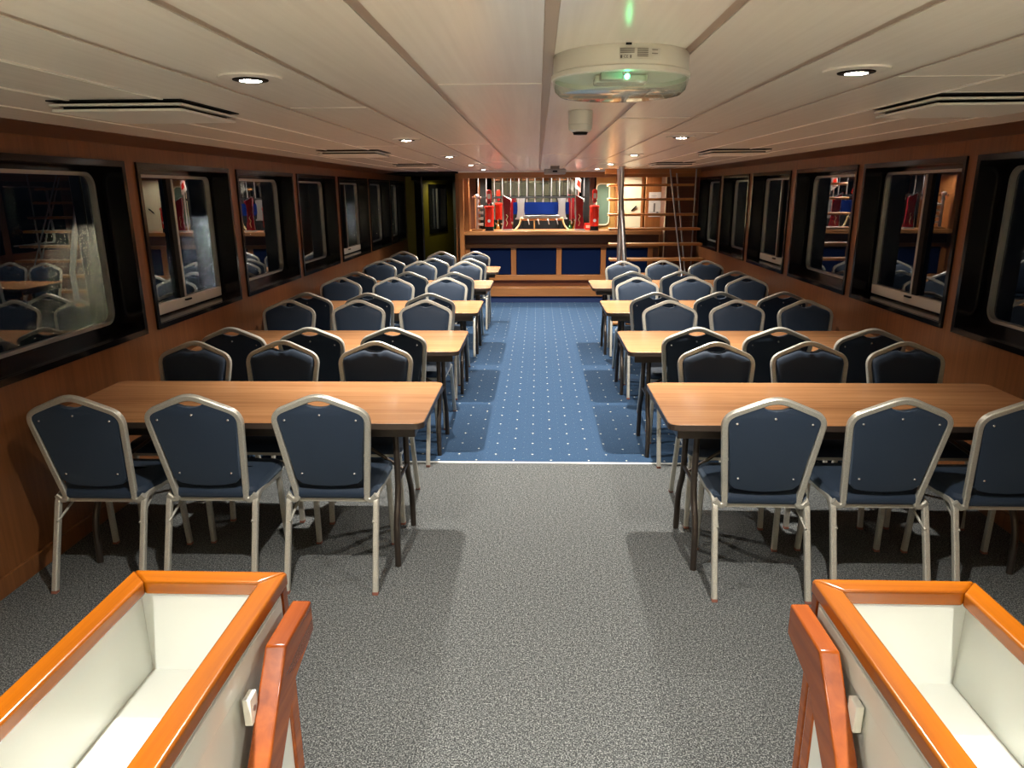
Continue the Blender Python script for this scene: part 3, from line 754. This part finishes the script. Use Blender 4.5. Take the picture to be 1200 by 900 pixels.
# stacked cup dispenser
r = thing('cup_stand', 'tall chrome stand holding stacked cups at the left end of the bar', 'stand', (-.975, 11.60, 1.15))
b = MB(); b.lathe([(.001,0),(.09,0),(.09,.02),(.07,.03),(.001,.03)], n=24); b.obj('stand_base', 'barwood', r)
b = MB(); b.lathe([(.026,.03),(.026,.50),(.001,.50)], n=16); b.lathe([(.001,.50),(.036,.51),(.042,.545),(.02,.565),(.001,.57)], n=16); b.obj('stand_column', 'chrome', r)
for z in (.07,.16,.25,.34):
    b = MB(); b.lathe([(.016,.02),(.024,.10),(.020,.10),(.001,.03)], c=(0,0,z+.03), n=14, axis='x'); b.obj('cup', 'whiteplastic', r)
b = MB(); b.lathe([(.001,-.05),(.02,-.055),(.02,-.07),(.001,-.075)], c=(0,0,.51), n=12, axis='x'); b.lathe([(.001,.05),(.018,.055),(.018,.07),(.001,.075)], c=(0,0,.51), n=12, axis='x'); b.obj('side_knob', 'redcap', r)
# flared steel wine coolers
for x, lb_ in ((-.295,'left'),(.41,'right')):
    r = thing('steel_cooler', 'flared brushed steel stand behind the bar, to the %s of the blue panel' % lb_, 'stand', (x, 12.60, .985), 0, 'flared steel stands')
    b = MB(); b.prism([(-.10,.30),(.10,.30),(.10,.32),(.075,.33),(.058,.45),(.060,.56),(.078,.66),(-.078,.66),(-.060,.56),(-.058,.45),(-.075,.33),(-.10,.32)], 'y', -.05, .05); b.obj('flared_body', 'steel', r, bevel=.008)
    b = MB(); b.lathe([(.001,0),(.09,0),(.09,.015),(.03,.03),(.03,.30),(.001,.30)], n=20); b.obj('stand_foot', 'black', r)
# low brass bench-like tap rail on the bar counter
r = thing('tap_rail', 'low pale tap rail with splayed legs on the middle of the bar', 'tap rail', (.06, 11.75, 1.15))
b = MB(); b.tube([(-.34,0,.165),(.34,0,.165)], .016, 10); b.obj('rail_bar', 'barwood', r)
for s in (-1, 1):
    b = MB(); b.tube(fillet([(s*.30,0,.165),(s*.33,0,.20),(s*.36,0,.08),(s*.43,-.02,.0)], .04, 4), .014, 8); b.obj('leg', 'yellow', r)
b = MB(); b.tube([(-.12,0,.15),(-.12,0,.0)], .012, 8); b.obj('leg', 'yellow', r)
for x in (-.22,-.06,.10,.24):
    b = MB(); b.tube(fillet([(x,0,.165),(x,-.05,.175),(x+.02,-.07,.09)], .03, 4), .008, 8); b.obj('tap', 'chrome', r)
b = MB(); b.box(-.28,.28,-.02,.05,.18,.23); b.obj('drip_box', 'steel', r, bevel=.006)
# bottles on the back counter in front of the mirror
bc = [('green',(.03,.12,.03)),('amber',(.22,.08,.01)),('clear',(.5,.5,.48)),('brown',(.12,.04,.01))]
bm_ = {k: mat(k+'_glass_bottle', c, .1, coat=.5) for k, c in bc}
bx = [-.80,-.70,-.60,-.50,.56,.64]
for i, x in enumerate(bx):
    k = bc[i % 4][0]
    pos_ = ['leftmost', 'second from the left', 'third from the left', 'next to the left steel stand', 'next to the right steel stand', 'rightmost'][i]
    r = thing('bottle', '%s glass bottle on the back counter, %s' % (k, pos_), 'bottle', (x, 12.70, .985), 0, 'bottles on the back counter')
    b = MB(); b.lathe([(.001,0),(.035,0),(.036,.15),(.030,.18),(.013,.21),(.012,.27),(.001,.27)], n=18); b.obj('bottle_body', bm_[k], r)
    b = MB(); b.lathe([(.001,.27),(.0135,.27),(.0135,.292),(.001,.293)], n=12); b.obj('cap', 'steel', r)
# wall window with pale rim, right of the bar
r = struct(empty('window_%d' % wi, (1.12, 12.62, 1.2)), 'small green glazed opening with pale rounded rim right of the bar mirror'); wi += 1
b = MB(); b.prism(rrect(-.11,.09,.0,.66,.06), 'y', -.02, -.002); b.obj('pane', mat('green_glass_panel', (.12,.18,.13), .2), r)
b = MB(); b.frame(rrect(-.13,.11,-.02,.68,.08), rrect(-.11,.09,.0,.66,.06), 'y', -.03, -.002); b.obj('window_frame', 'cream', r)
# cream door and wooden panel with notices behind the stairs
r = struct(empty('door_1', (1.56, 12.60, 0)), 'cream painted door behind the open staircase'); b = MB(); b.box(-.20,.20,-.03,.015,0,1.98); b.obj('door_leaf', 'cream', r, bevel=.004)
b = MB(); b.box(-.235,-.20,-.04,.015,0,2.02); b.box(.20,.235,-.04,.015,0,2.02); b.box(-.2,.2,-.04,.015,1.98,2.02); b.obj('door_frame', 'barwood_v', r, bevel=.003)
b = MB(); b.tube([(.04,-.04,1.42),(.12,-.06,1.50)], .012, 8); b.obj('door_handle', 'black', r)
r = tag(MB().box(1.80, 2.10, 12.30, 12.36, .0, 2.0).obj('wood_panel', 'barwood_v', bevel=.004), 'orange wooden panel behind the staircase with white notices on it', 'panel')
r = thing('notice', 'large white notice with black line drawings on the wooden panel behind the stairs', 'notice', (1.955, 12.30, 1.33))
b = MB(); b.box(-.105,.105,-.006,0,0,.40); b.obj('sheet', 'paper', r)
for (a, c, w, h_) in ((-.05,.08,.05,.003),(.05,.08,.05,.003),(0,.15,.004,.14),(-.05,.24,.04,.003),(.04,.29,.03,.003),(-.02,.34,.05,.003)):
    b = MB(); b.box(a-w/2-.02, a+w/2+.02 if w > .01 else a+.002, -.0075, -.0062, c-h_/2, c+h_/2); b.obj('drawn_line', 'ink', r)
b = MB(); b.lathe([(.001,.006),(.018,.0065),(.018,.008),(.001,.0081)], c=(.045,0,.065), n=12, axis='y'); b.obj('drawn_mark', 'ink', r)
# dark cabinet partition on the far right
r = thing('tall_cabinet', 'tall dark wooden cabinet behind the right half of the staircase', 'cabinet', (2.28, 11.55, 0))
b = MB(); b.box(-.27, .225, 0, .5, 0, 2.0); b.obj('cabinet_body', 'veneer_dark', r, bevel=.003)
for z0 in (.10,.72,1.34):
    b = MB(); b.box(-.23, .19, -.018, 0, z0, z0+.56); b.obj('door', 'veneer_dark', r, bevel=.006)
b = MB(); b.box(-.285,-.272,-.02,.02,0,2.0); b.obj('pale_edge', 'cream', r)

# ------------------------------------------------------------------ staircase
r = thing('staircase', 'open wooden staircase with wide treads and thin rails beside the right wall', 'staircase', (1.6, 9.9, 0))
zs = [.03+.2045*k for k in range(10)]
tz = [.853,1.052,1.254,1.446,1.652,1.848]
full = [(.853-.2*k, 9.9-.115*k) for k in range(4, 0, -1)] + [(z, 9.9+.11*k) for k, z in enumerate(tz)]
for z, y in full:
    if z < .05: continue
    x0 = .99; x1 = 2.285-(max(0, z-.85))*.085
    b = MB(); b.box(x0-1.6, x1-1.6, y-9.9, y-9.9+.20, z-.034, z); b.obj('tread', 'stairwood', r, bevel=.006)
def slope(z): return 9.9+(z-.853)*.5528
b = MB(); b.tube([(1.97-1.6, slope(.3)-9.9-.06, .3), (1.86-1.6, slope(2.04)-9.9-.06, 2.04)], .011, 10); b.obj('thin_rail', 'steel', r)
b = MB(); b.tube([(2.06-1.6, slope(.3)-9.9+.22, .3), (2.00-1.6, slope(2.04)-9.9+.22, 2.04)], .011, 10); b.obj('thin_rail', 'steel', r)
b = MB(); b.box(2.185-1.6, 2.20-1.6, .42, .44, .02, 2.04); b.obj('upright', 'steel', r)
b = MB(); b.box(.95-1.6, 2.30-1.6, .62, .66, 1.99, 2.055); b.obj('head_beam', 'barwood', r, bevel=.004)
# chrome poles at the left of the stairs
r = thing('chrome_pole', 'thick vertical chrome grab pole from floor to ceiling left of the stairs', 'pole', (1.085, 9.62, 0))
b = MB(); b.tube([(0,0,.012),(0,0,2.05)], .032, 20); b.obj('pole_tube', 'chrome', r)
b = MB(); b.lathe([(.001,0),(.05,0),(.05,.008),(.03,.014),(.001,.014)], n=24); b.lathe([(.001,2.045),(.05,2.05),(.05,2.059),(.001,2.059)], n=24); b.obj('pole_flange', 'chrome', r)
r = thing('stair_handrail', 'slanting chrome handrail beside the grab pole on the left edge of the stairs', 'handrail', (1.11, 9.5, 0))
b = MB(); b.tube([(.03,-.10,.012),(.03,-.10,.75),(-.04,.28,2.03)], .034, 16); b.obj('rail_tube', 'chrome', r)

# ------------------------------------------------------------------ passage left of the bar
struct(MB().box(XL-.17, XL+.17, 13.35, 13.55, 0, 2.1).obj('wall_passage', 'olive', smooth=False))
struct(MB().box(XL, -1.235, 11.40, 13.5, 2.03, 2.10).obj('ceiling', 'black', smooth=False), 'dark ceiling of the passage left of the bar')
struct(MB().box(-2.25, -2.12, 13.30, 13.40, 0, 2.03).obj('trim_%d' % n, 'blackgloss', smooth=False), 'black frame of the passage opening'); n += 1
struct(MB().box(-1.40, -1.30, 13.1, 13.2, 0, 2.03).obj('trim_%d' % n, 'blackgloss', smooth=False)); n += 1
struct(MB().box(-2.30, -1.235, 13.30, 13.40, 1.96, 2.04).obj('trim_%d' % n, 'blackgloss', smooth=False)); n += 1
r = tag(MB().tube([(-2.10, 13.22, .0), (-2.10, 13.22, 2.02)], .018, 12).obj('grab_pole', 'steel'), 'thin steel pole at the mouth of the dark passage left of the bar', 'pole')
# tapering side wall of the bow passage with window
a = Vector((-2.25, 13.42, 0)); c = Vector((-1.62, 16.6, 0)); d = (c-a); ln = d.length; ang = math.atan2(d.y, d.x)
w = MB(); w.box(0, ln, 0, .08, 0, .98); w.box(0, ln, 0, .08, 1.88, 2.1); w.box(0, .7, 0, .08, .98, 1.88); w.box(1.75, ln, 0, .08, .98, 1.88)
o = struct(w.obj('wall_bow', 'olive', smooth=False), 'olive green side wall in the passage beyond the saloon'); o.location = a; o.rotation_euler.z = ang
r = struct(empty('window_%d' % wi, tuple(a), ang)); wi += 1
b = MB(); b.frame([(.68,.96),(1.77,.96),(1.77,1.90),(.68,1.90)], [(.76,1.04),(1.69,1.04),(1.69,1.82),(.76,1.82)], 'y', -.015, .10); b.obj('surround', 'blackgloss', r, smooth=False)
b = MB(); b.box(1.2,1.24,-.0,.03,1.04,1.82); b.obj('sliding_bar', 'alu', r)
b = MB(); b.box(.76,1.69,.05,.052,1.04,1.82); b.obj('pane', 'glass', r)
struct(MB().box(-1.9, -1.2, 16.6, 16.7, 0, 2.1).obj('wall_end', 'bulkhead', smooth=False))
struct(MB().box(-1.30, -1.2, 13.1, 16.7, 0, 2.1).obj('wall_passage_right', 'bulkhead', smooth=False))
struct(MB().box(-2.4, -1.2, 13.5, 16.7, 2.06, 2.1).obj('ceiling', 'olive', smooth=False), 'ceiling beyond the passage opening')
r = struct(empty('door_2', (-1.55, 15.0, 0)), 'dark grey door standing open in the passage left of the bar')
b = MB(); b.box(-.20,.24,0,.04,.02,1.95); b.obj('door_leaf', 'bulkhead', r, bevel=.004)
b = MB(); b.tube([(-.16,-.03,1.02),(.16,-.03,1.14)], .012, 8); b.obj('door_handle', 'steel', r)

# ------------------------------------------------------------------ outside at night
b = MB(); b.box(-260, 260, -60, 420, -1.3, -.8)
tag(b.obj('harbour_water', 'water', smooth=False), 'dark rippled harbour water outside the windows', 'water', kind='stuff')
ql = [(-40,63,6.0,'quaylamp','through the nearest left window'),(-40,87,4.6,'quaylamp_w','through the second left window'),(-40,152,4.8,'quaylamp_w','through the fifth left window'),(-37,176,4.6,'quaylamp','through the sixth left window'),(-36,205,4.8,'quaylamp_w','through the seventh left window')]
for x, y, z, mt, lb_ in ql:
    r = thing('quay_lamp', 'distant quay lamp whose glitter shows on the water %s' % lb_, 'lamp post', (x, y, -.8), 0, 'lamps on the distant quay')
    b = MB(); b.tube([(0,0,.0),(0,0,z+.3)], .08, 8); b.obj('lamp_post', 'black', r)
    b = MB(); b.lathe([(.001,z+.25),(.3,z+.4),(.55,z+.8),(.3,z+1.2),(.001,z+1.3)], n=14); b.obj('lamp_head', mt, r)

# ------------------------------------------------------------------ downlights over the bar, plus an added passage lamp
for x, y, p, cc in ((-.85,11.75,26,(1,.92,.8)),(-.2,11.75,26,(1,.92,.8)),(.45,11.75,26,(1,.92,.8)),(1.0,11.95,14,(1,.92,.8)),(1.55,12.2,6,(1,.95,.85)),(0,12.5,8,(1,.92,.8))):
    r = thing('downlight', 'small round downlight over the bar at %s' % {-.85:'its left end',-.2:'its middle left',.45:'its middle right',1.0:'its right end',1.55:'the cream door',0:'the back counter'}[x], 'downlight', (x, y, ZC), 0, 'downlights over the bar')
    b = MB(); b.lathe([(.029,-.001),(.029,-.007),(.05,-.005),(.05,-.0005)], n=24); b.obj('bezel', 'black', r)
    b = MB(); b.lathe([(.001,-.006),(.028,-.0065),(.028,-.002),(.001,-.002)], n=20); b.obj('lamp', 'lampglow', r)
    spot(x, y, p*1., 160, .5, cc, z=ZC-.02, r=.03)
r = thing('passage_fill_lamp', 'added dim fill lamp high up in the passage left of the bar', 'lamp', (-1.75, 14.2, 2.06))  # added fill lamp with its own housing, put in to brighten the passage
b = MB(); b.lathe([(.001,0),(.05,0),(.05,-.02),(.001,-.025)], n=20); b.obj('lamp_body', 'whiteplastic', r)
spot(-1.75, 14.2, 3.2, 165, .5, (1,.9,.6), z=2.02, r=.04)

# ------------------------------------------------------------------ world and view
W = bpy.data.worlds.new('night'); S.world = W; W.use_nodes = True
W.node_tree.nodes['Background'].inputs[0].default_value = (.25,.35,.55,1); W.node_tree.nodes['Background'].inputs[1].default_value = .0012
vs = S.view_settings; S.display_settings.display_device = 'sRGB'
vs.view_transform = 'Standard'; vs.look = 'None'; vs.gamma = 1; vs.use_curve_mapping = False; vs.exposure = 1.85
